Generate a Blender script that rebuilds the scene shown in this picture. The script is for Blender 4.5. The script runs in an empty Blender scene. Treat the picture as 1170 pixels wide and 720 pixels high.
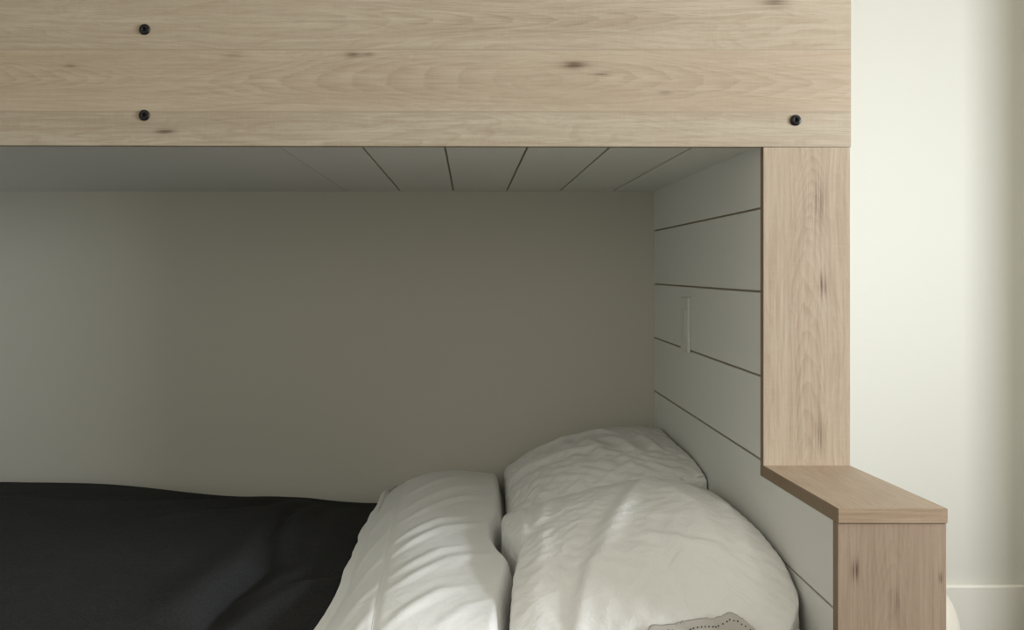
import bpy, bmesh, math, random
import numpy as np
from mathutils import Vector, noise
random.seed(4); rng = np.random.RandomState(7)
SC = bpy.context.scene
C = SC.collection

# ------------------------------------------------------------------ camera
cam_d = bpy.data.cameras.new('camera'); cam = bpy.data.objects.new('camera', cam_d); C.objects.link(cam)
cam.location = (0, 0, .98); cam.rotation_euler = (math.radians(90), 0, 0)
cam_d.sensor_width = 36; cam_d.lens = 36; cam_d.shift_x = .0419; cam_d.shift_y = -.0436
cam_d.clip_start = .02
SC.camera = cam

# ------------------------------------------------------------------ world, window and fill light, exposure
w = bpy.data.worlds.new('world'); SC.world = w; w.use_nodes = True
w.node_tree.nodes['Background'].inputs[0].default_value = (.75, .85, 1, 1)
w.node_tree.nodes['Background'].inputs[1].default_value = .6
def area(name, loc, direction, sx, sy, power, col):
    d = bpy.data.lights.new(name, 'AREA'); d.shape = 'RECTANGLE'; d.size = sx; d.size_y = sy
    d.energy = power; d.color = col
    o = bpy.data.objects.new(name, d); C.objects.link(o); o.location = loc
    o.rotation_euler = Vector(direction).to_track_quat('-Z', 'Y').to_euler()
    return o
# daylight entering by the tall window in the right wall and the one in the left wall; rear and overhead fills are added
area('window_daylight_side', (2.27, .80, 1.22), (-1, 0, 0), .95, .38, 91, (.875, .925, 1))
area('added_rear_fill', (.70, -2.17, 1.85), (0, 1, -.1), 1.25, .85, 4, (1, .94, .84))  # fill added behind the camera to lift fascia and right wall
area('window_daylight_left', (-1.50, -.90, 1.50), (1, 0, 0), 1.0, 1.0, 9.5, (1, .95, .89))
area('added_overhead_fill', (.90, .10, 2.57), (0, 0, -1), 1.1, .9, 11, (1, .96, .88))  # overhead fill added to brighten the pillows and the right wall
SC.view_settings.view_transform = 'Standard'; SC.view_settings.look = 'None'
SC.view_settings.gamma = 1; SC.view_settings.use_curve_mapping = False
SC.view_settings.exposure = 0

# ------------------------------------------------------------------ measures
YB, YP, YF = 2.755, 1.73, 1.381        # back wall, post front, ledge front
X0, X1 = .497, .644                    # inner and outer face of the end
XL = -1.56                             # far end of the bunk
ZC = 1.193                             # underside of the top bunk
TH = .018

# ------------------------------------------------------------------ material helpers
class NT:
    def __init__(s, name):
        s.m = bpy.data.materials.new(name); s.m.use_nodes = True; s.t = s.m.node_tree
        s.b = s.t.nodes['Principled BSDF']
    def n(s, typ, **kw):
        nd = s.t.nodes.new(typ)
        for k, v in kw.items(): setattr(nd, k, v)
        return nd
    def l(s, a, b): s.t.links.new(a, b)
    def put(s, sock, v):
        if isinstance(v, (int, float)): sock.default_value = v
        elif isinstance(v, tuple): sock.default_value = v
        else: s.l(v, sock)
    def math(s, op, a, b=0.0, c=None, clamp=False):
        nd = s.n('ShaderNodeMath', operation=op, use_clamp=clamp)
        s.put(nd.inputs[0], a); s.put(nd.inputs[1], b)
        if c is not None: s.put(nd.inputs[2], c)
        return nd.outputs[0]
    def mix(s, f, a, b, typ='MIX'):
        nd = s.n('ShaderNodeMix', data_type='RGBA', blend_type=typ)
        s.put(nd.inputs[0], f); s.put(nd.inputs[6], a); s.put(nd.inputs[7], b)
        return nd.outputs[2]
    def noise(s, vec, scale, detail=4, rough=.55, dist=0.0):
        nd = s.n('ShaderNodeTexNoise'); nd.inputs['Scale'].default_value = scale
        nd.inputs['Detail'].default_value = detail; nd.inputs['Roughness'].default_value = rough
        nd.inputs['Distortion'].default_value = dist
        s.l(vec, nd.inputs['Vector']); return nd.outputs[0]
    def coords(s):
        return s.n('ShaderNodeNewGeometry').outputs['Position']
    def xyz(s, v):
        nd = s.n('ShaderNodeSeparateXYZ'); s.l(v, nd.inputs[0]); return nd.outputs
    def comb(s, x, y, z):
        nd = s.n('ShaderNodeCombineXYZ'); s.put(nd.inputs[0], x); s.put(nd.inputs[1], y); s.put(nd.inputs[2], z)
        return nd.outputs[0]
    def bump(s, h, strength, dist):
        nd = s.n('ShaderNodeBump'); nd.inputs['Strength'].default_value = strength
        nd.inputs['Distance'].default_value = dist; s.l(h, nd.inputs['Height'])
        s.l(nd.outputs[0], s.b.inputs['Normal'])

def srgb(r, g, b):
    f = lambda c: ((c/255+.055)/1.055)**2.4 if c > 10 else c/255/12.92
    return (f(r), f(g), f(b), 1)

def paint(name, col, rough=.6, var=.03, bump=.0006):
    t = NT(name); p = t.coords()
    n1 = t.noise(p, 2.2, 3); n2 = t.noise(p, 260, 3)
    k = tuple(c*(1-var) for c in col[:3])+(1,)
    t.put(t.b.inputs['Base Color'], t.mix(n1, col, k))
    t.b.inputs['Roughness'].default_value = rough
    t.bump(n2, .25, bump)
    return t.m

def wood(name, along, across, planks=(), knots=(), flat=1.0, seed=0.0, tone=(1, 1, 1), streak=.20, cath=()):
    """oak decor. along/across: world axis index of the grain / of the face width.
    planks: limits across the grain. knots: (along, across, size, strength)."""
    t = NT(name); P = t.xyz(t.coords())
    A, B = P[along], P[across]
    D = P[3-along-across]
    def smooth(pos, wd):                          # 0 below, 1 above a limit
        nd = t.n('ShaderNodeMapRange', interpolation_type='SMOOTHSTEP')
        t.l(B, nd.inputs[0]); nd.inputs[1].default_value = pos-wd; nd.inputs[2].default_value = pos+wd
        return nd.outputs[0]
    idx = seed
    for q in planks: idx = t.math('ADD', idx, smooth(q, .0012))
    off = t.math('MULTIPLY', idx, 3.71)
    Bk = B
    knotmask = 0.0
    for (ka, kb, ks, st) in knots:                # the grain swells round a knot
        da = t.math('MULTIPLY', t.math('SUBTRACT', A, ka), 1/(ks*5.0))
        db = t.math('MULTIPLY', t.math('SUBTRACT', B, kb), 1/(ks*1.6))
        r2 = t.math('ADD', t.math('MULTIPLY', da, da), t.math('MULTIPLY', db, db))
        g = t.math('EXPONENT', t.math('MULTIPLY', r2, -1.0))
        Bk = t.math('ADD', Bk, t.math('MULTIPLY', t.math('MULTIPLY', db, g), ks*.9))
        g2 = t.math('EXPONENT', t.math('MULTIPLY', r2, -9.0))
        knotmask = t.math('ADD', knotmask, t.math('MULTIPLY', g2, st))
    lo = t.comb(t.math('ADD', t.math('MULTIPLY', A, 1.0), off), t.math('MULTIPLY', Bk, 7.5), t.math('ADD', D, off))
    w1 = t.noise(lo, 1.6, 3, .5, .35)
    fi = t.comb(t.math('ADD', t.math('MULTIPLY', A, 3), off), t.math('MULTIPLY', Bk, 70), D)
    w2 = t.noise(fi, 2.2, 5, .6, .2)
    # growth rings: contours of a slowly warped field
    rad = t.math('ADD', t.math('MULTIPLY', Bk, 70.0*flat), t.math('MULTIPLY', w1, 17.0))
    rad = t.math('ADD', rad, t.math('MULTIPLY', w2, .5))
    ring = t.math('FRACT', rad)
    ringn = t.math('POWER', ring, 2.6)
    rad2 = t.math('ADD', t.math('MULTIPLY', Bk, 150.0), t.math('MULTIPLY', w1, 36.0))
    r2n = t.math('SINE', t.math('MULTIPLY', rad2, 6.283))
    fine = t.noise(t.comb(t.math('ADD', t.math('MULTIPLY', A, 7), off), t.math('MULTIPLY', Bk, 190), D), 1.3, 4, .6)
    # pores: short streaks along the grain, and the sawn cross marks of the decor
    po = t.comb(t.math('ADD', t.math('MULTIPLY', A, 28), off), t.math('MULTIPLY', Bk, 520), D)
    pore = t.noise(po, 1.5, 3, .65)
    cr = t.comb(t.math('MULTIPLY', A, 260), t.math('MULTIPLY', B, 22), D)
    cross = t.noise(cr, 1.2, 2, .5)
    cl = t.noise(t.comb(t.math('ADD', t.math('MULTIPLY', A, 1.6), off), t.math('MULTIPLY', B, 22), D), 1.5, 4)
    tn = tone
    base = srgb(173*tn[0], 160*tn[1], 138*tn[2]); pale = srgb(186*tn[0], 175*tn[1], 154*tn[2])
    dark = srgb(154*tn[0], 136*tn[1], 113*tn[2]); brown = srgb(104*tn[0], 84*tn[1], 66*tn[2])
    def mr(v, a, b, c, d):
        nd = t.n('ShaderNodeMapRange'); t.put(nd.inputs[0], v)
        for i, q in enumerate((a, b, c, d)): nd.inputs[i+1].default_value = q
        return nd.outputs[0]
    col = t.mix(mr(w2, .3, .7, 0, 1), pale, base)
    col = t.mix(mr(cl, .35, .72, 0, .45), col, dark)
    col = t.mix(t.math('MULTIPLY', ringn, mr(cl, .3, .7, .15, .5)), col, dark)
    col = t.mix(mr(r2n, .2, 1, 0, .16), col, dark)
    col = t.mix(mr(pore, .55, .72, 0, .42), col, srgb(138*tn[0], 115*tn[1], 92*tn[2]))
    col = t.mix(mr(cross, .52, .75, 0, .22), col, pale)
    col = t.mix(mr(fine, .42, .66, 0, streak), col, brown)
    # cathedral figure: nested arcs round the heart of a flat-sawn board
    for (ca, cb, la, wb, sg) in cath:
        db = t.math('MULTIPLY', t.math('SUBTRACT', B, cb), 1/wb)
        da = t.math('MULTIPLY', t.math('SUBTRACT', A, ca), 1/la)
        db = t.math('ADD', db, t.math('MULTIPLY', t.math('SUBTRACT', w1, .5), 1.7))
        par = t.math('ADD', t.math('MULTIPLY', da, 5.0*sg), t.math('MULTIPLY', t.math('MULTIPLY', db, db), 4.2))
        par = t.math('ADD', par, t.math('MULTIPLY', w2, .7))
        ln = t.math('POWER', t.math('FRACT', par), 2.0)
        msk = t.math('EXPONENT', t.math('MULTIPLY', t.math('ADD', t.math('POWER', t.math('ABSOLUTE', da), 4), t.math('POWER', t.math('ABSOLUTE', db), 4)), -1.0))
        col = t.mix(t.math('MULTIPLY', t.math('MULTIPLY', ln, msk), mr(fine, .3, .6, .1, .38)), col, brown)
    # every plank of the decor has its own tone
    ph = t.math('FRACT', t.math('MULTIPLY', t.math('ADD', idx, .31), .6180))
    col = t.mix(t.math('MULTIPLY', ph, .50), col, srgb(178*tn[0], 154*tn[1], 128*tn[2]))
    for q in planks:
        d = t.math('ABSOLUTE', t.math('SUBTRACT', B, q))
        col = t.mix(mr(d, 0, .002, .26, 0), col, brown)
    if knots:
        kn = t.math('MULTIPLY', knotmask, mr(fine, .40, .56, .35, 1.7), clamp=True)
        col = t.mix(kn, col, brown)
    t.put(t.b.inputs['Base Color'], col)
    t.b.inputs['Roughness'].default_value = .55
    t.b.inputs['Specular IOR Level'].default_value = .35
    h = t.math('ADD', t.math('MULTIPLY', pore, -.6), t.math('MULTIPLY', cross, .3))
    t.bump(h, .35, .0006)
    return t.m

def fabric(name, col, col2, rough=.9, weave=900, sheen=.0, bump=.0004, fuzz=0, crease=0):
    t = NT(name); p = t.coords()
    n1 = t.noise(p, 5, 3); n2 = t.noise(p, weave, 2, .6)
    col_ = t.mix(n1, col, col2)
    if fuzz: 
        f = t.n('ShaderNodeMapRange'); t.l(n2, f.inputs[0]); f.inputs[1].default_value = .45; f.inputs[2].default_value = .75
        col_ = t.mix(t.math('MULTIPLY', f.outputs[0], fuzz), col_, tuple(min(1, c*3.2) for c in col[:3])+(1,))
    t.put(t.b.inputs['Base Color'], col_)
    t.b.inputs['Roughness'].default_value = rough; t.b.inputs['Specular IOR Level'].default_value = .15
    t.b.inputs['Sheen Weight'].default_value = sheen
    n3 = t.noise(p, 22, 5, .55, 1.2)
    h = t.math('ADD', t.math('MULTIPLY', n2, .35), n3)
    if crease:                                    # washed-linen creases
        for sc, am in ((11, 1.0), (24, .6)):
            q = t.noise(p, sc, 3, .5, 1.6)
            rdg = t.math('SUBTRACT', 1.0, t.math('MULTIPLY', t.math('ABSOLUTE', t.math('SUBTRACT', q, .5)), 9.0), clamp=True)
            h = t.math('ADD', h, t.math('MULTIPLY', t.math('MULTIPLY', rdg, rdg), am*crease))
    t.bump(h, .35, bump)
    return t.m

def plain(name, col, rough=.5, metal=0.0):
    t = NT(name); n1 = t.noise(t.coords(), 300, 2)
    t.put(t.b.inputs['Base Color'], t.mix(t.math('MULTIPLY', n1, .3), col, tuple(c*.6 for c in col[:3])+(1,)))
    t.b.inputs['Roughness'].default_value = rough; t.b.inputs['Metallic'].default_value = metal
    return t.m

M = {}
M['wall'] = paint('warm_white_wall_paint', srgb(212, 209, 196))
M['panel'] = paint('white_panel_lacquer', srgb(230, 230, 224), .5, .015, .0002)
M['trim'] = paint('white_trim_paint', srgb(220, 216, 202), .4, .01, .0002)
M['gap'] = plain('dark_board_gap', srgb(150, 138, 116), .9)
M['floor'] = wood('oak_floor', 0, 1, planks=tuple(-2+.18*i for i in range(1, 26, 4)), tone=(.48, .45, .42))
M['fascia'] = wood('oak_decor_fascia', 0, 2, planks=(1.353, 1.248),
    knots=((-.512, 1.216, .010, .75), (-.674, 1.326, .006, .5), (-.196, 1.345, .008, .55), (-.17, 1.345, .006, .4),
           (.178, 1.327, .012, .7), (.225, 1.312, .009, .5), (.52, 1.432, .014, .6), (-.40, 1.342, .012, .35), (.33, 1.28, .007, .35), (-.30, 1.305, .035, 0), (.05, 1.30, .03, 0), (.40, 1.305, .03, 0), (.1, 1.40, .03, 0)), seed=3.0, streak=.19,
    cath=((-.22, 1.302, .30, .042, -1), (.42, 1.300, .30, .036, 1), (-.75, 1.31, .2, .03, 1), (.10, 1.40, .35, .03, 1)))
M['post'] = wood('oak_decor_post', 2, 0, planks=(), knots=((.955, .598, .011, .8), (1.10, .592, .02, .35), (.70, .594, .016, .35)), seed=7.0, streak=.30, tone=(.98, .97, .965), cath=((.85, .578, .22, .034, 1), (1.12, .585, .10, .03, 1)))
M['newel'] = wood('oak_decor_newel', 2, 0, knots=((.575, .521, .009, .7), (.565, .636, .004, .9), (.535, .575, .012, .3)), seed=11.0, tone=(.91, .89, .89), streak=.42, cath=((.50, .57, .16, .04, 1),))
M['cap'] = wood('oak_decor_ledge', 1, 0, seed=15.0, tone=(.91, .88, .86), streak=.28)
M['capedge'] = wood('oak_decor_ledge_edge', 0, 2, seed=17.0, flat=3, tone=(.96, .93, .9), streak=.5)
M['edge'] = wood('oak_edge_banding', 2, 1, seed=19.0, tone=(.80, .76, .72))
M['bolt'] = plain('black_oxide_steel', (.012, .012, .013, 1), .38, .5)
M['socket'] = plain('bolt_socket_black', (.003, .003, .003, 1), .9)
M['plastic'] = plain('white_plastic', srgb(226, 226, 218), .35)
M['mattress'] = fabric('mattress_ticking', srgb(215, 213, 205), srgb(205, 203, 195))
M['cotton'] = fabric('white_washed_cotton', srgb(240, 240, 236), srgb(233, 232, 228), bump=.0020, crease=.25)
M['cotton2'] = fabric('white_linen_pillow', srgb(240, 239, 235), srgb(232, 231, 226), bump=.0030, crease=.55)
M['greycotton'] = fabric('grey_cotton_hem', srgb(196, 192, 184), srgb(184, 180, 172), bump=.0008)
M['stitch'] = plain('dark_stitch_thread', srgb(62, 63, 64), .9)
M['wool'] = fabric('charcoal_wool', srgb(46, 46, 46), srgb(37, 37, 37), .95, 330, .0, .0035, .30)
M['boucle'] = fabric('cream_boucle', srgb(192, 185, 170), srgb(168, 161, 144), .95, 180, .1, .004)
M['glass'] = NT('window_glass').m
_g = M['glass'].node_tree.nodes['Principled BSDF']; _g.inputs['Transmission Weight'].default_value = 1; _g.inputs['Roughness'].default_value = 0

# ------------------------------------------------------------------ mesh helpers
def bx(bm, x0, x1, y0, y1, z0, z1, bev=0.0, seg=2):
    vs = [bm.verts.new((x, y, z)) for x in (x0, x1) for y in (y0, y1) for z in (z0, z1)]
    q = [(0,1,3,2), (4,6,7,5), (0,4,5,1), (2,3,7,6), (0,2,6,4), (1,5,7,3)]
    fs = [bm.faces.new([vs[i] for i in f]) for f in q]
    if bev > 0:
        es = list({e for f in fs for e in f.edges})
        bmesh.ops.bevel(bm, geom=es, offset=bev, segments=seg, profile=.5, affect='EDGES')
    return vs
def obj(name, bm, m, parent=None, smooth=False):
    me = bpy.data.meshes.new(name); bmesh.ops.recalc_face_normals(bm, faces=bm.faces)
    bm.to_mesh(me); bm.free()
    for k in (m if isinstance(m, (list, tuple)) else [m]): me.materials.append(k)
    if smooth: me.polygons.foreach_set('use_smooth', [True]*len(me.polygons))
    o = bpy.data.objects.new(name, me); C.objects.link(o)
    if parent is not None:
        o.parent = parent; o.matrix_parent_inverse = parent.matrix_basis.inverted()
    return o
def box(name, x0, x1, y0, y1, z0, z1, m, parent=None, bev=0.0):
    bm = bmesh.new(); bx(bm, x0, x1, y0, y1, z0, z1, bev); return obj(name, bm, m, parent)
def struct(name, bm, m, parent=None, smooth=False):
    o = obj(name, bm, m, parent, smooth)
    if parent is None: o['kind'] = 'structure'
    return o
def sbox(name, dims, m, parent=None, bev=0.0):
    bm = bmesh.new(); bx(bm, *dims, bev); return struct(name, bm, m, parent)
def thing(name, label, cat, loc, group=None):
    o = bpy.data.objects.new(name, None); C.objects.link(o); o.location = loc; o.empty_display_size = .1
    return tag(o, label, cat, group)
def tag(o, label, cat, group=None):
    o['label'] = label; o['category'] = cat
    if group: o['group'] = group
    return o

# ------------------------------------------------------------------ room
RX0, RX1, RY0, RZ = XL-.02, 2.35, -2.25, 2.6
sbox('floor', (RX0-.1, RX1+.1, RY0-.1, YB+.1, -.1, 0), M['floor'])
SX0, SX1, SY0, SY1 = .33, 1.47, -.37, .57      # opening for the added, unseen rooflight
bm = bmesh.new()
bx(bm, RX0-.1, SX0, RY0-.1, YB+.1, RZ, RZ+.1); bx(bm, SX1, RX1+.1, RY0-.1, YB+.1, RZ, RZ+.1)
bx(bm, SX0, SX1, RY0-.1, SY0, RZ, RZ+.1); bx(bm, SX0, SX1, SY1, YB+.1, RZ, RZ+.1)
struct('ceiling', bm, M['trim'])
bm = bmesh.new(); f_ = .04
bx(bm, SX0, SX0+f_, SY0, SY1, RZ+.02, RZ+.08, .003); bx(bm, SX1-f_, SX1, SY0, SY1, RZ+.02, RZ+.08, .003)
bx(bm, SX0+f_, SX1-f_, SY0, SY0+f_, RZ+.02, RZ+.08, .003); bx(bm, SX0+f_, SX1-f_, SY1-f_, SY1, RZ+.02, RZ+.08, .003)
w4 = struct('added_rooflight', bm, M['trim'])  # frame made up round the overhead fill
bm = bmesh.new(); bx(bm, SX0+f_, SX1-f_, SY0+f_, SY1-f_, RZ+.047, RZ+.053); struct('pane', bm, M['glass'], w4)
sbox('wall_back', (RX0-.1, RX1+.1, YB, YB+.1, 0, RZ), M['wall'])
LY0, LY1, LZ0, LZ1 = -1.42, -.38, .98, 2.02
bm = bmesh.new()
bx(bm, RX0-.1, RX0, RY0-.1, LY0, 0, RZ); bx(bm, RX0-.1, RX0, LY1, YB, 0, RZ)
bx(bm, RX0-.1, RX0, LY0, LY1, 0, LZ0); bx(bm, RX0-.1, RX0, LY0, LY1, LZ1, RZ)
struct('wall_left', bm, M['wall'])
# right wall with its window opening
WY0, WY1, WZ0, WZ1 = .59, 1.01, .70, 1.74
bm = bmesh.new()
bx(bm, RX1, RX1+.1, RY0-.1, WY0, 0, RZ); bx(bm, RX1, RX1+.1, WY1, YB, 0, RZ)
bx(bm, RX1, RX1+.1, WY0, WY1, 0, WZ0); bx(bm, RX1, RX1+.1, WY0, WY1, WZ1, RZ)
struct('wall_right', bm, M['wall'])
# unseen pier added in the right corner to block part of the side light
sbox('shading_pier', (1.617, RX1, 2.30, YB, 0, RZ), M['wall'])
bm = bmesh.new(); VX0, VX1, VZ0, VZ1 = .05, 1.35, 1.4, 2.3
bx(bm, RX0, VX0, RY0-.1, RY0, 0, RZ); bx(bm, VX1, RX1, RY0-.1, RY0, 0, RZ)
bx(bm, VX0, VX1, RY0-.1, RY0, 0, VZ0); bx(bm, VX0, VX1, RY0-.1, RY0, VZ1, RZ)
struct('wall_front', bm, M['wall'])
def window(name, ax, a0, a1, z0, z1, p0, p1, bars):
    def B(bm, u0, u1, w0, w1, q0, q1):
        if ax == 'y': bx(bm, q0, q1, u0, u1, w0, w1, .003)
        else: bx(bm, u0, u1, q0, q1, w0, w1, .003)
    bm = bmesh.new(); f = .04
    B(bm, a0, a0+f, z0, z1, p0, p1); B(bm, a1-f, a1, z0, z1, p0, p1)
    B(bm, a0+f, a1-f, z0, z0+f, p0, p1); B(bm, a0+f, a1-f, z1-f, z1, p0, p1)
    for i in range(1, bars):
        c = a0+(a1-a0)*i/bars; B(bm, c-.018, c+.018, z0+f, z1-f, p0, p1)
    o = struct(name, bm, M['trim'])
    bm = bmesh.new(); c = (p0+p1)/2; B(bm, a0+f, a1-f, z0+f, z1-f, c-.003, c+.003)
    struct('pane', bm, M['glass'], o)
window('window_1', 'y', WY0, WY1, WZ0, WZ1, RX1+.03, RX1+.08, 1)
window('added_fill_window', 'x', VX0, VX1, VZ0, VZ1, RY0-.08, RY0-.03, 2)  # unseen window added round the rear fill
window('window_3', 'y', LY0, LY1, LZ0, LZ1, RX0-.08, RX0-.03, 2)
def baseboard(name, dims, axis, sgn):
    x0, x1, y0, y1 = dims; bm = bmesh.new()
    bx(bm, x0, x1, y0, y1, 0, .137, .006, 3); struct(name, bm, M['trim'])
baseboard('baseboard_back', (X1+.01, 1.617, YB-.016, YB), 1, -1)
baseboard('baseboard_right', (RX1-.016, RX1, RY0, 2.30), 0, -1)

# ------------------------------------------------------------------ built-in bunk
bunk = thing('bunk_bed', 'built-in bunk bed of pale oak boards with white grooved panelling inside', 'bunk bed', (0, 2.0, 0))
# fascia: one wide board, its lower edge a trace lower on the right
bm = bmesh.new()
vs = bx(bm, XL, X1+.0015, YP, YP+TH, 1.193, 1.56)
for v in vs:
    if v.co.z < 1.3: v.co.z = 1.1925 if v.co.x < 0 else 1.1885
bmesh.ops.bevel(bm, geom=list(bm.edges), offset=.0008, segments=2, affect='EDGES')
obj('fascia_board', bm, M['fascia'], bunk)
# post, its inner edge banded
def board(name, x0, x1, y0, y1, z0, z1, m, edge):
    bm = bmesh.new(); bx(bm, x0, x1, y0, y1, z0, z1, .0008)
    o = obj(name, bm, [m, edge], bunk)
    for p in o.data.polygons:
        if abs(p.normal.x) > .9: p.material_index = 1
    return o
board('post', X0, X1, YP, YP+TH, .6495, 1.1880, M['post'], M['edge'])
board('newel_board', X0, X1, YF, YF+TH, .0, .6385, M['newel'], M['edge'])
# ledge cap
bm = bmesh.new()
vs = bx(bm, X0-.0003, X1+.001, YF-.002, YP+TH, .63, .65)
for v in vs:
    top = v.co.z > .64; front = v.co.y < 1.5
    v.co.z = (.6590 if front else .6495) if top else (.6388 if front else .6300)
bmesh.ops.bevel(bm, geom=list(bm.edges), offset=.0010, segments=2, affect='EDGES')
cap = obj('ledge_cap', bm, [M['cap'], M['capedge'], M['edge']], bunk)
for p in cap.data.polygons:
    if abs(p.normal.y) > .9: p.material_index = 1
    if p.normal.x < -.9: p.material_index = 2
# white end panel: a core with grooved boards on it
zs = [.0, .095, .236, .377, .519, .657, .7995, .9435, 1.0860, ZC+.004]
g = .0020; PT = .009
bm = bmesh.new()
for a, b in zip(zs[:-1], zs[1:]):
    y0 = YP+TH if a > .6 else YF+TH
    if a < .65 and b > .64:                      # this board passes behind the post and under the ledge
        for v in bx(bm, X0, X0+PT, YF+TH, YP+TH+.001, a+g, .6300):
            if v.co.z > .6 and v.co.y < 1.5: v.co.z = .6384
        bx(bm, X0, X0+PT, YP+TH+.0005, YB, a+g, b-g, .0006, 1)
        continue
    bx(bm, X0, X0+PT, y0, YB, a+g, b-g, .0006, 1)
obj('end_panel', bm, M['panel'], bunk)
bm = bmesh.new()
bx(bm, X0+.0035, X1-.003, YF+TH, YP+TH, 0, .629); bx(bm, X0+.0035, X1-.003, YP+TH, YB, 0, 1.5)
obj('panel_core', bm, M['gap'], bunk)
bm = bmesh.new()
bx(bm, X1-.003, X1, YF+TH, YP+TH, 0, .629); bx(bm, X1-.003, X1, YP+TH, YB, 0, 1.5)
obj('outer_panel', bm, M['panel'], bunk)
# underside of the top bunk
xs = [XL, -.328, -.185, -.042, .101, .244, .387, X0+.006]
bm = bmesh.new()
for i, (a, b) in enumerate(zip(xs[:-1], xs[1:])):
    ga = .0009 if a < -.3 else g; gb = .0009 if b < -.3 else g
    bx(bm, a+ga, b-gb, YP+TH, YB, ZC, ZC+PT, .0006, 1)
obj('underside_panel', bm, M['panel'], bunk)
box('upper_bunk_base', XL, X0+.003, YP+TH, YB, ZC+.0035, ZC+.10, M['gap'], bunk)
box('upper_mattress', XL+.03, X0-.02, YP+TH+.02, YB-.02, ZC+.101, ZC+.25, M['mattress'], bunk, .03)
box('far_end_panel', XL-.018, XL, YP+TH, YB, 0, 1.5, M['panel'], bunk)
box('far_end_panel_low', XL-.018, XL, YF+TH, YP+TH, 0, .63, M['panel'], bunk)
box('front_rail', XL, X0, YF, YF+TH, .05, .30, M['newel'], bunk, .001)
box('lower_bunk_base', XL, X0-.001, YF+TH, YB-.001, .05, .18, M['panel'], bunk)

def bolt(x, z):
    prof = [(0, .0), (.0092, .0), (.0093, .0012), (.0086, .0026), (.0070, .0034), (.0046, .0036)]
    bm = bmesh.new(); n = 32; rings = []
    for r, d in prof[1:]:
        rings.append([bm.verts.new((x+r*math.cos(2*math.pi*i/n), YP-d, z+r*math.sin(2*math.pi*i/n))) for i in range(n)])
    for k in range(n):                            # hexagonal recess
        pass
    hexr = []
    for i in range(n):
        a = 2*math.pi*i/n; s = math.pi/3; rr = .0036*math.cos(s/2)/math.cos((a % s)-s/2)
        hexr.append((rr*math.cos(a), rr*math.sin(a)))
    for d in (.0035, .0008):
        rings.append([bm.verts.new((x+hx, YP-d, z+hz)) for hx, hz in hexr])
    for a, b in zip(rings[:-1], rings[1:]):
        for i in range(n):
            bm.faces.new((a[i], a[(i+1) % n], b[(i+1) % n], b[i]))
    bm.faces.new(rings[-1]); bm.faces.new(rings[0])
    o = obj('bolt', bm, M['bolt'], bunk, True)
    bm = bmesh.new(); hx = [bm.verts.new((x+a*.97, YP-.0012, z+b*.97)) for a, b in hexr]
    hy = [bm.verts.new((x+a*.97, YP-.0009, z+b*.97)) for a, b in hexr]
    bm.faces.new(hx); bm.faces.new(hy)
    for i in range(n): bm.faces.new((hx[i], hx[(i+1) % n], hy[(i+1) % n], hy[i]))
    obj('bolt_socket', bm, M['socket'], o)
bolt(-.548, 1.387); bolt(-.5485, 1.242); bolt(.5515, 1.2335)

# cover plate on the end panel
pl = thing('wall_plate', 'small white cover plate standing proud of the grooved end panel', 'wall plate', (X0, 2.335, .855))
bm = bmesh.new(); bx(bm, X0-.0075, X0-.0001, 2.295, 2.372, .794, .919, .002, 3)
obj('plate', bm, M['plastic'], pl)
bm = bmesh.new(); bx(bm, X0-.0085, X0-.0070, 2.317, 2.350, .823, .890, .0006, 2)
obj('rocker', bm, M['plastic'], pl)

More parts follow.
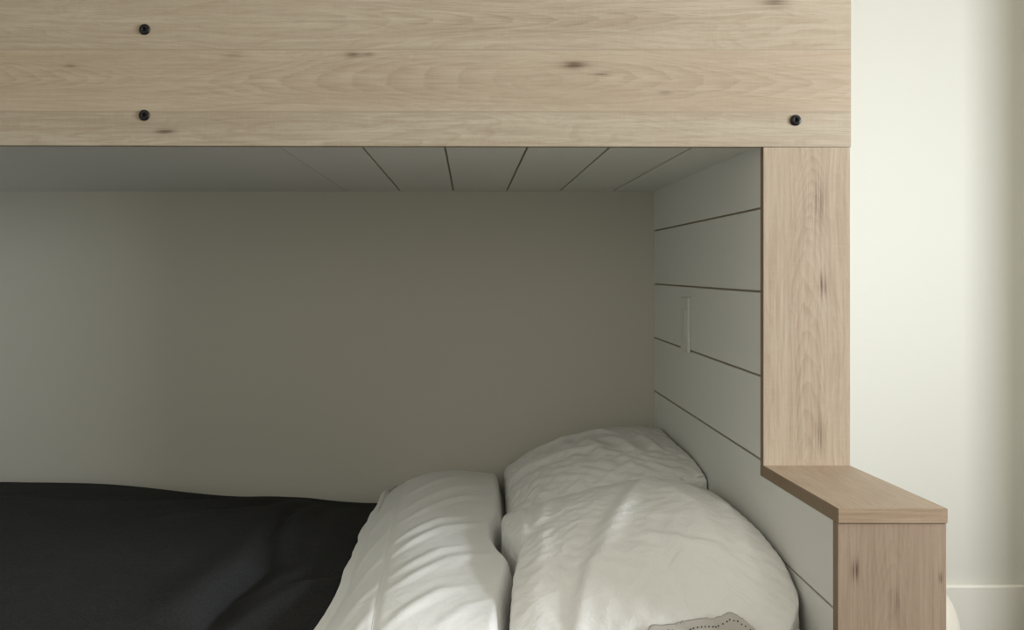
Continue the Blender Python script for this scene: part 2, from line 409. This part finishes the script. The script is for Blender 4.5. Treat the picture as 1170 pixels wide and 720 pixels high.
# ------------------------------------------------------------------ cloth relaxing
def smoothfield(nu, nv, su, sv, r):
    """smooth random field in -1..1, cells su x sv"""
    gu, gv = int(nu/su)+3, int(nv/sv)+3
    G = r.rand(gu, gv)*2-1
    U = np.arange(nu)/su; V = np.arange(nv)/sv
    iu = U.astype(int); fu = U-iu; fu = fu*fu*(3-2*fu)
    iv = V.astype(int); fv = V-iv; fv = fv*fv*(3-2*fv)
    a = G[iu][:, iv]; b = G[iu+1][:, iv]; c = G[iu][:, iv+1]; d = G[iu+1][:, iv+1]
    fu = fu[:, None]; fv = fv[None, :]
    return (a*(1-fu)+b*fu)*(1-fv)+(c*(1-fu)+d*fu)*fv
def normals(P):
    du = np.gradient(P, axis=0); dv = np.gradient(P, axis=1)
    n = np.cross(du, dv); return n/(np.linalg.norm(n, axis=2, keepdims=True)+1e-12)
def relax(P0, N, eu, ev, iters=120, maxd=.014, stiff=.35, seed=1, pin=None, amp=.0015, ed1=None, ed2=None, inward=.002):
    """P0: smooth filled shape; the cover is longer than the filling by eu, ev (fields) and buckles."""
    r = np.random.RandomState(seed)
    nu, nv = P0.shape[:2]
    P = P0+N*((smoothfield(nu, nv, 6, 6, r)+.7*smoothfield(nu, nv, 3, 3, r))*amp)[:, :, None]
    one = np.ones((nu, nv))
    eu = eu*one; ev = ev*one
    ed1 = (eu+ev)/2 if ed1 is None else ed1*one; ed2 = (eu+ev)/2 if ed2 is None else ed2*one
    def cons(du, dv, e, k, only_push=False):
        out = []
        par = (lambda i, j: ((i//abs(du)) % 2) if du else ((j//abs(dv)) % 2))
        I, J = np.meshgrid(np.arange(nu), np.arange(nv), indexing='ij')
        for p in (0, 1):
            m = (I+du < nu) & (J+dv < nv) & (J+dv >= 0) & (par(I, J) == p)
            a = np.nonzero(m.ravel())[0]; b = (I+du).ravel()[a]*nv+(J+dv).ravel()[a]
            L = np.linalg.norm(P0.reshape(-1, 3)[a]-P0.reshape(-1, 3)[b], axis=1)*(1+e.ravel()[a])
            out.append((a, b, L, k, only_push))
        return out
    CS = cons(1, 0, eu, 1)+cons(0, 1, ev, 1)+cons(1, 1, ed1, .5)+cons(1, -1, ed2, .5)
    CS += cons(2, 0, eu, stiff, True)+cons(0, 2, ev, stiff, True)+cons(4, 0, eu, stiff*.35, True)+cons(0, 4, ev, stiff*.35, True)
    F = P.reshape(-1, 3).copy(); F0 = P0.reshape(-1, 3); Nn = N.reshape(-1, 3)
    V = np.zeros_like(F)
    pm = None if pin is None else pin.reshape(-1, 1)
    for it in range(iters):
        prev = F.copy()
        F = F+V*.85
        for a, b, L, k, push in CS:
            d = F[b]-F[a]; l = np.linalg.norm(d, axis=1)+1e-12
            s = (l-L)/l*.5*k
            if push: s = np.minimum(s, 0)
            c = d*s[:, None]
            F[a] += c; F[b] -= c
        D = F-F0; h = (D*Nn).sum(1, keepdims=True); T = D-h*Nn
        h = np.where(h < -inward, -inward, h); h = np.where(h > maxd, maxd+(h-maxd)*.3, h)*.997
        F = F0+h*Nn+T*.99
        if pm is not None: F = F*(1-pm)+F0*pm
        V = F-prev
    return F.reshape(nu, nv, 3)
def blur(P, k=1):
    for _ in range(k):
        Q = P.copy()
        Q[1:-1] = .5*P[1:-1]+.25*(P[2:]+P[:-2])
        P = Q.copy(); P[:, 1:-1] = .5*Q[:, 1:-1]+.25*(Q[:, 2:]+Q[:, :-2])
    return P
def fold(X, Y, pts, width, height, end=.15):
    """height of a soft ridge along a polyline (X, Y fields); width may be (start, end)"""
    best = np.full(X.shape, 1e9); tt = np.zeros(X.shape)
    seg = [math.dist(a, b) for a, b in zip(pts[:-1], pts[1:])]; tot = sum(seg); acc = 0
    for (a, b), L in zip(zip(pts[:-1], pts[1:]), seg):
        t = np.clip(((X-a[0])*(b[0]-a[0])+(Y-a[1])*(b[1]-a[1]))/(L*L), 0, 1)
        d = np.hypot(X-a[0]-t*(b[0]-a[0]), Y-a[1]-t*(b[1]-a[1]))
        m = d < best; best = np.where(m, d, best); tt = np.where(m, (acc+t*L)/tot, tt); acc += L
    w = width if not isinstance(width, tuple) else width[0]+(width[1]-width[0])*tt
    e = np.clip(np.minimum(tt, 1-tt)/end, 0, 1); e = e*e*(3-2*e)
    return height*np.exp(-(best/w)**2)*(.15+.85*e)
def grid_faces(bm, V, flip=False, wrapu=False):
    nu, nv = len(V), len(V[0])
    for i in range(nu-1):
        for j in range(nv-1):
            f = (V[i][j], V[i+1][j], V[i+1][j+1], V[i][j+1])
            if len(set(f)) == 4: bm.faces.new(f[::-1] if flip else f)
def closed_case(name, top, bot, m, parent=None):
    """two sheets that share their border"""
    nu, nv = top.shape[:2]; bm = bmesh.new()
    T = [[bm.verts.new(top[i, j]) for j in range(nv)] for i in range(nu)]
    B = [[T[i][j] if i in (0, nu-1) or j in (0, nv-1) else bm.verts.new(bot[i, j]) for j in range(nv)] for i in range(nu)]
    grid_faces(bm, T); grid_faces(bm, B, True)
    return obj(name, bm, m, parent, True)

# ------------------------------------------------------------------ bed linen
ZM = .30
mt = thing('mattress', 'pale mattress lying on the lower bunk under blanket and pillows', 'mattress', (-.53, 2.07, .18))
bm = bmesh.new(); bx(bm, XL+.01, X0-.012, YF+TH+.006, YB-.012, .181, ZM, .03, 4)
obj('mattress_body', bm, M['mattress'], mt, True)

# charcoal blanket: a padded layer over the left of the bed
def sm(x, a, b):
    t = np.clip((x-a)/(b-a), 0, 1); return t*t*(3-2*t)
nu, nv = 190, 170
xs_ = np.linspace(XL+.03, -.213, nu); vs_ = np.linspace(0, 1, nv)
Xg = np.repeat(xs_[:, None], nv, 1)
ys_ = 1.408+(2.742-1.408)*vs_
Yg = np.repeat(ys_[None, :], nu, 0)
def blanket_z(X, Y):
    z = .405+.022*sm(-X, .45, 1.2)-.012*sm(X, -.5, -.25)
    z = z-.018*sm(Y, 2.35, 2.7)+.020*sm(Y, 2.3, 2.6)*sm(-X, .55, 1.0)
    z = z-.10*sm(Y, 2.66, 2.75)**2-.07*(1-sm(Y, 1.40, 1.50))**2
    # folds read from the photograph, laid on the bed's plane
    z = z+fold(X, Y, [(-.42, 2.66), (-.405, 2.45), (-.42, 2.2), (-.46, 1.95), (-.50, 1.6)], (.045, .075), .017)
    z = z-fold(X, Y, [(-.37, 2.5), (-.355, 2.25), (-.375, 2.05), (-.42, 1.85), (-.44, 1.6)], (.03, .05), .006)
    z = z-fold(X, Y, [(-.385, 2.62), (-.432, 2.46), (-.430, 2.20), (-.402, 2.0), (-.425, 1.83), (-.42, 1.6)], (.018, .030), .024)
    z = z-fold(X, Y, [(-.255, 2.0), (-.30, 1.93), (-.36, 1.9)], .020, .016)
    z = z+fold(X, Y, [(-.29, 2.62), (-.31, 2.3), (-.30, 2.0), (-.33, 1.6)], (.04, .05), .010)
    z = z+fold(X, Y, [(-.5, 2.66), (-.7, 2.5), (-.95, 2.42), (-1.3, 2.46)], .04, .010)
    z = z+fold(X, Y, [(-.52, 2.60), (-.62, 2.42), (-.75, 2.30)], .025, .007)
    z = z-fold(X, Y, [(-.6, 2.62), (-.85, 2.50), (-1.2, 2.48)], .025, .014)
    z = z-fold(X, Y, [(-.48, 2.62), (-.60, 2.48), (-.74, 2.38)], .02, .012)
    z = z+fold(X, Y, [(-.25, 1.95), (-.34, 1.78), (-.40, 1.6)], .03, .008)
    return z
r = np.random.RandomState(3)
Zg = blanket_z(Xg, Yg)+.003*smoothfield(nu, nv, 30, 24, r)+.0006*smoothfield(nu, nv, 9, 9, r)
Zg = np.maximum(Zg, .318)
P0 = np.stack([Xg, Yg, Zg], 2); N = normals(P0)
if N[..., 2].mean() < 0: N = -N
P = blur(relax(P0, N, .001, .0015, 30, .004, .5, 5, amp=.0006), 2)
bm = bmesh.new()
T = [[bm.verts.new(P[i, j]) for j in range(nv)] for i in range(nu)]
grid_faces(bm, T)
border = [T[i][0] for i in range(nu)]+[T[nu-1][j] for j in range(1, nv)]+[T[i][nv-1] for i in range(nu-2, -1, -1)]+[T[0][j] for j in range(nv-2, 0, -1)]
low = [bm.verts.new((v.co.x, v.co.y, ZM+.002)) for v in border]
for i in range(len(border)):
    k = (i+1) % len(border); bm.faces.new((border[i], low[i], low[k], border[k]))
bm.faces.new(low)
o = obj('blanket', bm, M['wool'], None, True)
tag(o, 'charcoal black wool blanket spread over the left of the lower bunk', 'blanket')

BX = np.array([(1.3, .052), (1.5, .056), (1.66, .070), (1.78, .088), (1.83, .089), (1.89, .074), (1.97, .062), (2.07, .064), (2.2, .082), (2.5, .088), (2.8, .092)])
def border_x(Y): return np.interp(Y, BX[:, 0], BX[:, 1])
# white duvet end folded back across the bed, with its stitched hem
nu, nv = 150, 300
U = np.linspace(0, 1, nu)[:, None]*np.ones((1, nv)); V = np.linspace(0, 1, nv)[None, :]*np.ones((nu, 1))
r = np.random.RandomState(11)
Yd = 1.40+(2.738-1.40)*V
edge_ = -.238+.010*sm(Yd, 1.5, 2.3)+.007*smoothfield(nu, nv, 1e6, 30, r)[0][None, :]+.002*smoothfield(nu, nv, 1e6, 9, r)[0][None, :]+.03*sm(Yd, 2.5, 2.74)**2
redge = border_x(Yd)-.002+0*smoothfield(nu, nv, 1e6, 30, r)
ang = U*math.pi
S = .5-.5*np.cos(ang)                            # more rows at both edges
Xd = edge_+(redge-edge_)*S
ends = (1-np.abs(2*V-1)**9)**.5
prof = .412+.052*(1-np.exp(-(S/.22)**1.3))+.014*np.sin(S*math.pi)
prof = prof-.065*sm(S, .90, 1.0)**2.2
prof = prof-.020*np.exp(-(S/.03))
prof = .335+(prof-.335)*(.35+.65*ends)
# hem groove and the diagonal pulls beside it
seamx = -.168+.028*(2.55-Yd)/1.05*1.0
prof = prof-.0035*np.exp(-((Xd-seamx)/.0032)**2)
fl = []
rf = np.random.RandomState(5)
for k, y in enumerate((2.33, 2.18, 2.07, 1.93, 1.85, 1.70, 1.62, 1.47)):
    sx = -.168+.0267*(2.55-y)+.006; L = .75+.5*rf.rand()
    fl.append(([(sx, y), (sx+.045*L, y+.075*L), (sx+.10*L, y+.16*L), (sx+.17*L, y+.22*L)], (.008+.005*rf.rand(), .020), .007+.004*rf.rand()))
    if k % 2: fl.append(([(sx+.07, y-.02), (sx+.13, y+.09), (sx+.19, y+.15)], .013, .004))
for y in (2.2, 1.98, 1.80, 1.62, 1.48):
    sx = -.168+.0267*(2.55-y)
    fl.append(([(sx-.055, y-.10), (sx-.035, y), (sx-.008, y+.09)], .010, .0060))
for pts, wd, h in fl: prof = prof+fold(Xd, Yd, pts, wd, h*.5, .4)
P0 = np.stack([Xd, Yd, prof], 2); N = normals(P0)
if N[..., 2].mean() < 0: N = -N
pin = np.zeros((nu, nv)); pin[0] = pin[-1] = 1; pin[:, 0] = pin[:, -1] = 1
P = blur(relax(P0, N, .002, .002, 70, .006, .6, 12, pin, .0006, ed1=.0, ed2=.010), 2)
Bt = P0.copy(); Bt[..., 2] = .365; Bt[..., 0] = edge_+.006+(redge-edge_-.03)*S
Bt[..., 2] = ZM+.003+.111*(1-sm(Xd, -.212, -.206))
P = np.maximum(P, Bt+np.array([-9, -9, .004]))
P[0, :, 2] = .408; P[-1, :, 2] = .37
duv = closed_case('duvet', P, Bt, M['cotton'])
tag(duv, 'plump white duvet end folded back between the charcoal blanket and the pillows', 'duvet')
# row of hem stitching
bm = bmesh.new(); js = range(6, nv-6)
row = []
for j in js:
    i = int(np.argmin(np.abs(P[:, j, 0]-(seamx[0, j])))); row.append(P[i, j]*.5+P[max(i-1, 0), j]*.5)
row = np.array(row)
for k in range(3): row[1:-1] = .5*row[1:-1]+.25*(row[2:]+row[:-2])
R_ = [[bm.verts.new((p[0]+.0006*math.cos(a), p[1], p[2]+.0001+.0005*math.sin(a))) for a in (0, 1.57, 3.14, 4.71)] for p in row]
for a, b in zip(R_[:-1], R_[1:]):
    for k in range(4): bm.faces.new((a[k], b[k], b[(k+1) % 4], a[(k+1) % 4]))
bm.faces.new(R_[0]); bm.faces.new(R_[-1])
obj('hem_stitching', bm, M['cotton'], duv, True)

def pillow(name, mat, cx, cy, a, b, zm, top, bot, eu, ev, seed, folds=(), pw=2.6, q=.62, n=(150, 190), it=90, shape=None, rot=0, maxd=.012, ed=(None, None)):
    """rounded case with its seam round the rim. zm(X,Y): height of the seam plane, top/bot: thickness"""
    nu, nv = n
    u = np.sin(np.linspace(-1, 1, nu)*math.pi/2)[:, None]*np.ones((1, nv))
    v = np.sin(np.linspace(-1, 1, nv)*math.pi/2)[None, :]*np.ones((nu, 1))
    x = a*u*(1-.055*(1-v*v)); y = b*v*(1-.045*(1-u*u))
    # soften the four corners
    k = np.clip(np.abs(u)*np.abs(v), 0, 1)**6
    x = x*(1-.04*k); y = y*(1-.03*k)
    c, s = math.cos(rot), math.sin(rot)
    X = cx+c*x-s*y; Y = cy+s*x+c*y
    e = ((1-np.abs(u)**pw)*(1-np.abs(v)**pw))
    e = np.clip(e, 0, 1)**q
    Z = zm(X, Y); out = []
    for side, H in ((1, top), (-1, bot)):
        Hh = H(X, Y) if callable(H) else H
        z = Z+side*e*Hh
        if side > 0:
            for pts, wd, h in folds: z = z+fold(X, Y, pts, wd, h)*np.clip(e*2.5, 0, 1)
        Xs, Ys = (shape(X, Y, z, e) if shape else (X, Y))
        P0 = np.stack([Xs, Ys, z], 2)
        if side < 0: out.append(P0); break
        N = normals(P0)
        if N[nu//2, nv//2, 2] < 0: N = -N
        pin = np.zeros((nu, nv)); pin[0] = pin[-1] = 1; pin[:, 0] = pin[:, -1] = 1
        P = relax(P0, N, eu, ev, it, maxd, .65, seed, pin*.9, .0015, ed[0], ed[1])
        out.append(blur(P, 1))
    return out

def smin(a, b, k):
    h = np.clip(.5+.5*(b-a)/k, 0, 1); return b*(1-h)+a*h-k*h*(1-h)
def pressed(ylo, yhi, lim=.004):
    def f(X, Y, z, e):
        Y2 = np.clip(Y, ylo, yhi)
        Xr = smin(X, X0-lim, .022); Y2 = smin(Y, yhi, .02); Y2 = -smin(-Y2, -ylo, .02)
        return -smin(-Xr, -(border_x(Y2)+.002), .012), Y2
    return f
def pressed_front(X, Y, z, e):
    X, Y = pressed(1.40, 2.12, .003)(X, Y, z, e)
    return smin(X, X0-.003-.085*np.clip((1.55-Y)/.13, 0, 1.2)**2, .012), Y
# rear pillow, propped in the corner
def zm_b(X, Y): return np.interp(X, [.08, .15, .24, .33, .5], [.400, .428, .458, .478, .515])+.012*sm(Y, 2.4, 2.7)
def top_b(X, Y): return .100-.018*sm(X, .30, .5)
fb = [([(.10, 2.5), (.18, 2.42), (.30, 2.36)], .02, .008), ([(.33, 2.46), (.36, 2.38), (.37, 2.28)], .012, .008),
      ([(.41, 2.46), (.42, 2.38), (.42, 2.3)], .011, .009), ([(.28, 2.48), (.30, 2.38), (.30, 2.28)], .014, .006), ([(.14, 2.6), (.24, 2.56), (.36, 2.55)], .02, .005)]
tp, bt = pillow('pillow', None, .305, 2.42, .250, .345, zm_b, top_b, .07, .022, .016, 21, fb, q=.48, shape=pressed(2.125, 2.72))
PG = 'white pillows at the head of the lower bunk'
pb = closed_case('pillow', tp, np.maximum(bt, [-9, -9, ZM+.004]), M['cotton2'])
tag(pb, 'white rumpled pillow propped in the corner behind the larger front pillow', 'pillow')
# front pillow
def zm_f(X, Y): return .415+.045*sm(X, .10, .40)-.03*(1-sm(Y, 1.42, 1.62))
def top_f(X, Y): return .122-.015*(1-sm(Y, 1.45, 1.75))-.012*sm(X, .36, .5)
ff = [([(.37, 2.06), (.31, 1.92), (.26, 1.78), (.215, 1.64), (.18, 1.48)], (.018, .030), .008),
      ([(.33, 2.02), (.27, 1.88), (.215, 1.74), (.17, 1.60), (.13, 1.48)], (.020, .026), -.006),
      ([(.13, 1.82), (.115, 1.68), (.09, 1.5)], .020, .005), ([(.10, 2.05), (.105, 1.95), (.095, 1.82)], .010, .006),
      ([(.36, 1.90), (.39, 1.76), (.385, 1.60)], .022, .006), ([(.32, 1.72), (.30, 1.62), (.31, 1.5)], .016, -.004),
      ([(.17, 2.06), (.14, 1.95), (.125, 1.85)], .013, .005), ([(.20, 1.62), (.17, 1.54), (.15, 1.45)], .012, .007),
      ([(.45, 1.86), (.455, 1.72), (.43, 1.58)], .014, .005), ([(.42, 1.98), (.45, 1.86), (.46, 1.78)], .012, .004),
      ([(.28, 1.66), (.34, 1.60), (.40, 1.58)], .012, .005)]
tp, bt = pillow('pillow', None, .295, 1.825, .272, .380, zm_f, top_f, .09, .015, .010, 33, ff, q=.42, shape=pressed_front, n=(170, 230), maxd=.010)
pf = closed_case('pillow', tp, np.maximum(bt, [-9, -9, ZM+.004]), M['cotton2'])
tag(pf, 'large plump white pillow nearest the front, leaning on the grooved end panel', 'pillow')

# corner flap of the rear pillowcase
nc = 24
cu = np.linspace(-1, 1, nc)[:, None]*np.ones((1, nc)); cv = np.linspace(-1, 1, nc)[None, :]*np.ones((nc, 1))
CX = .466+.026*cu*(1-.25*(cv > 0)*cv); CY = 2.165+.035*cv
CZ = .546+.004*cu+.004*np.sin(cu*4+cv)
ce = (np.clip(1-cu**4, 0, 1)*np.clip(1-cv**4, 0, 1))**.5
closed_case('pillowcase_corner', np.stack([CX, CY, CZ+.007*ce], 2), np.stack([CX, CY, CZ-.006*ce], 2), M['cotton2'], pb)
# grey hemstitched edge of the pillowcase, folded over the front end
def on_top(x, y):
    d = (tp[..., 0]-x)**2+(tp[..., 1]-y)**2; k = np.unravel_index(np.argmin(d), d.shape)
    return tp[k][2]
hx = np.linspace(.245, .475, 90)
back = np.interp(hx, [.245, .262, .33, .365, .376, .395, .415, .435, .455, .475], [1.463, 1.479, 1.476, 1.477, 1.480, 1.473, 1.462, 1.458, 1.465, 1.456])
G = np.zeros((90, 26, 3))
Yf_ = 1.452
for i_, x_ in enumerate(hx):
    ze = on_top(x_, 1.462)
    for j_ in range(26):
        if j_ < 10:                               # lies on the end of the pillow
            y_ = back[i_]+(Yf_-back[i_])*j_/10
            z_ = max(on_top(x_+dx_, y_+dy_) for dx_ in (-.004, 0, .004) for dy_ in (-.004, 0, .003))
            zz = max(z_, ze-.004)
        else:                                     # and hangs down in front of it
            q_ = (j_-9)/16; y_ = Yf_-.016*math.sin(q_*1.6)-.006*q_*math.sin(x_*70); zz = ze-.004-(ze-.335)*q_**1.15
        G[i_, j_] = (x_, y_, zz)
for _ in range(2): Z_ = blur(G, 1); G[:, 8:, 2] = Z_[:, 8:, 2]
NG = normals(G); NG = NG if NG[45, 3, 2] > 0 else -NG
G += NG*.004
lowG = G-NG*.003
hem = closed_case('pillowcase_hem', G, lowG, M['greycotton'], pf)
hem['label'] = 'grey pillowcase hem with a dotted row of hemstitching'
bm = bmesh.new()
for i_ in range(12, 84, 2):
    p = G[i_, 3]*1.0
    bmesh.ops.create_icosphere(bm, subdivisions=1, radius=.0013, matrix=__import__('mathutils').Matrix.Translation(Vector(p)+Vector((0, 0, .0003))))
obj('hemstitch_dots', bm, M['stitch'], hem)


# ------------------------------------------------------------------ pouf beyond the end of the bunk
bm = bmesh.new(); n = 64; cx, cy, R, H = .846, 2.2, .193, .345
prof = []
for k in range(0, 41):
    a = -math.pi/2+math.pi*k/40
    prof.append((R*abs(math.cos(a))**.55 if abs(math.cos(a)) > 1e-6 else 0, H/2+H/2*math.copysign(abs(math.sin(a))**.75, math.sin(a))))
rings = []
for r_, z in prof[1:-1]:
    rings.append([bm.verts.new((cx+r_*math.cos(2*math.pi*i/n), cy+r_*math.sin(2*math.pi*i/n), z)) for i in range(n)])
for a, b in zip(rings[:-1], rings[1:]):
    for i in range(n): bm.faces.new((a[i], a[(i+1) % n], b[(i+1) % n], b[i]))
bm.faces.new(rings[0]); bm.faces.new(rings[-1])
tag(obj('pouf', bm, M['boucle'], None, True), 'rounded cream pouf partly hidden behind the oak newel by the baseboard', 'pouf')
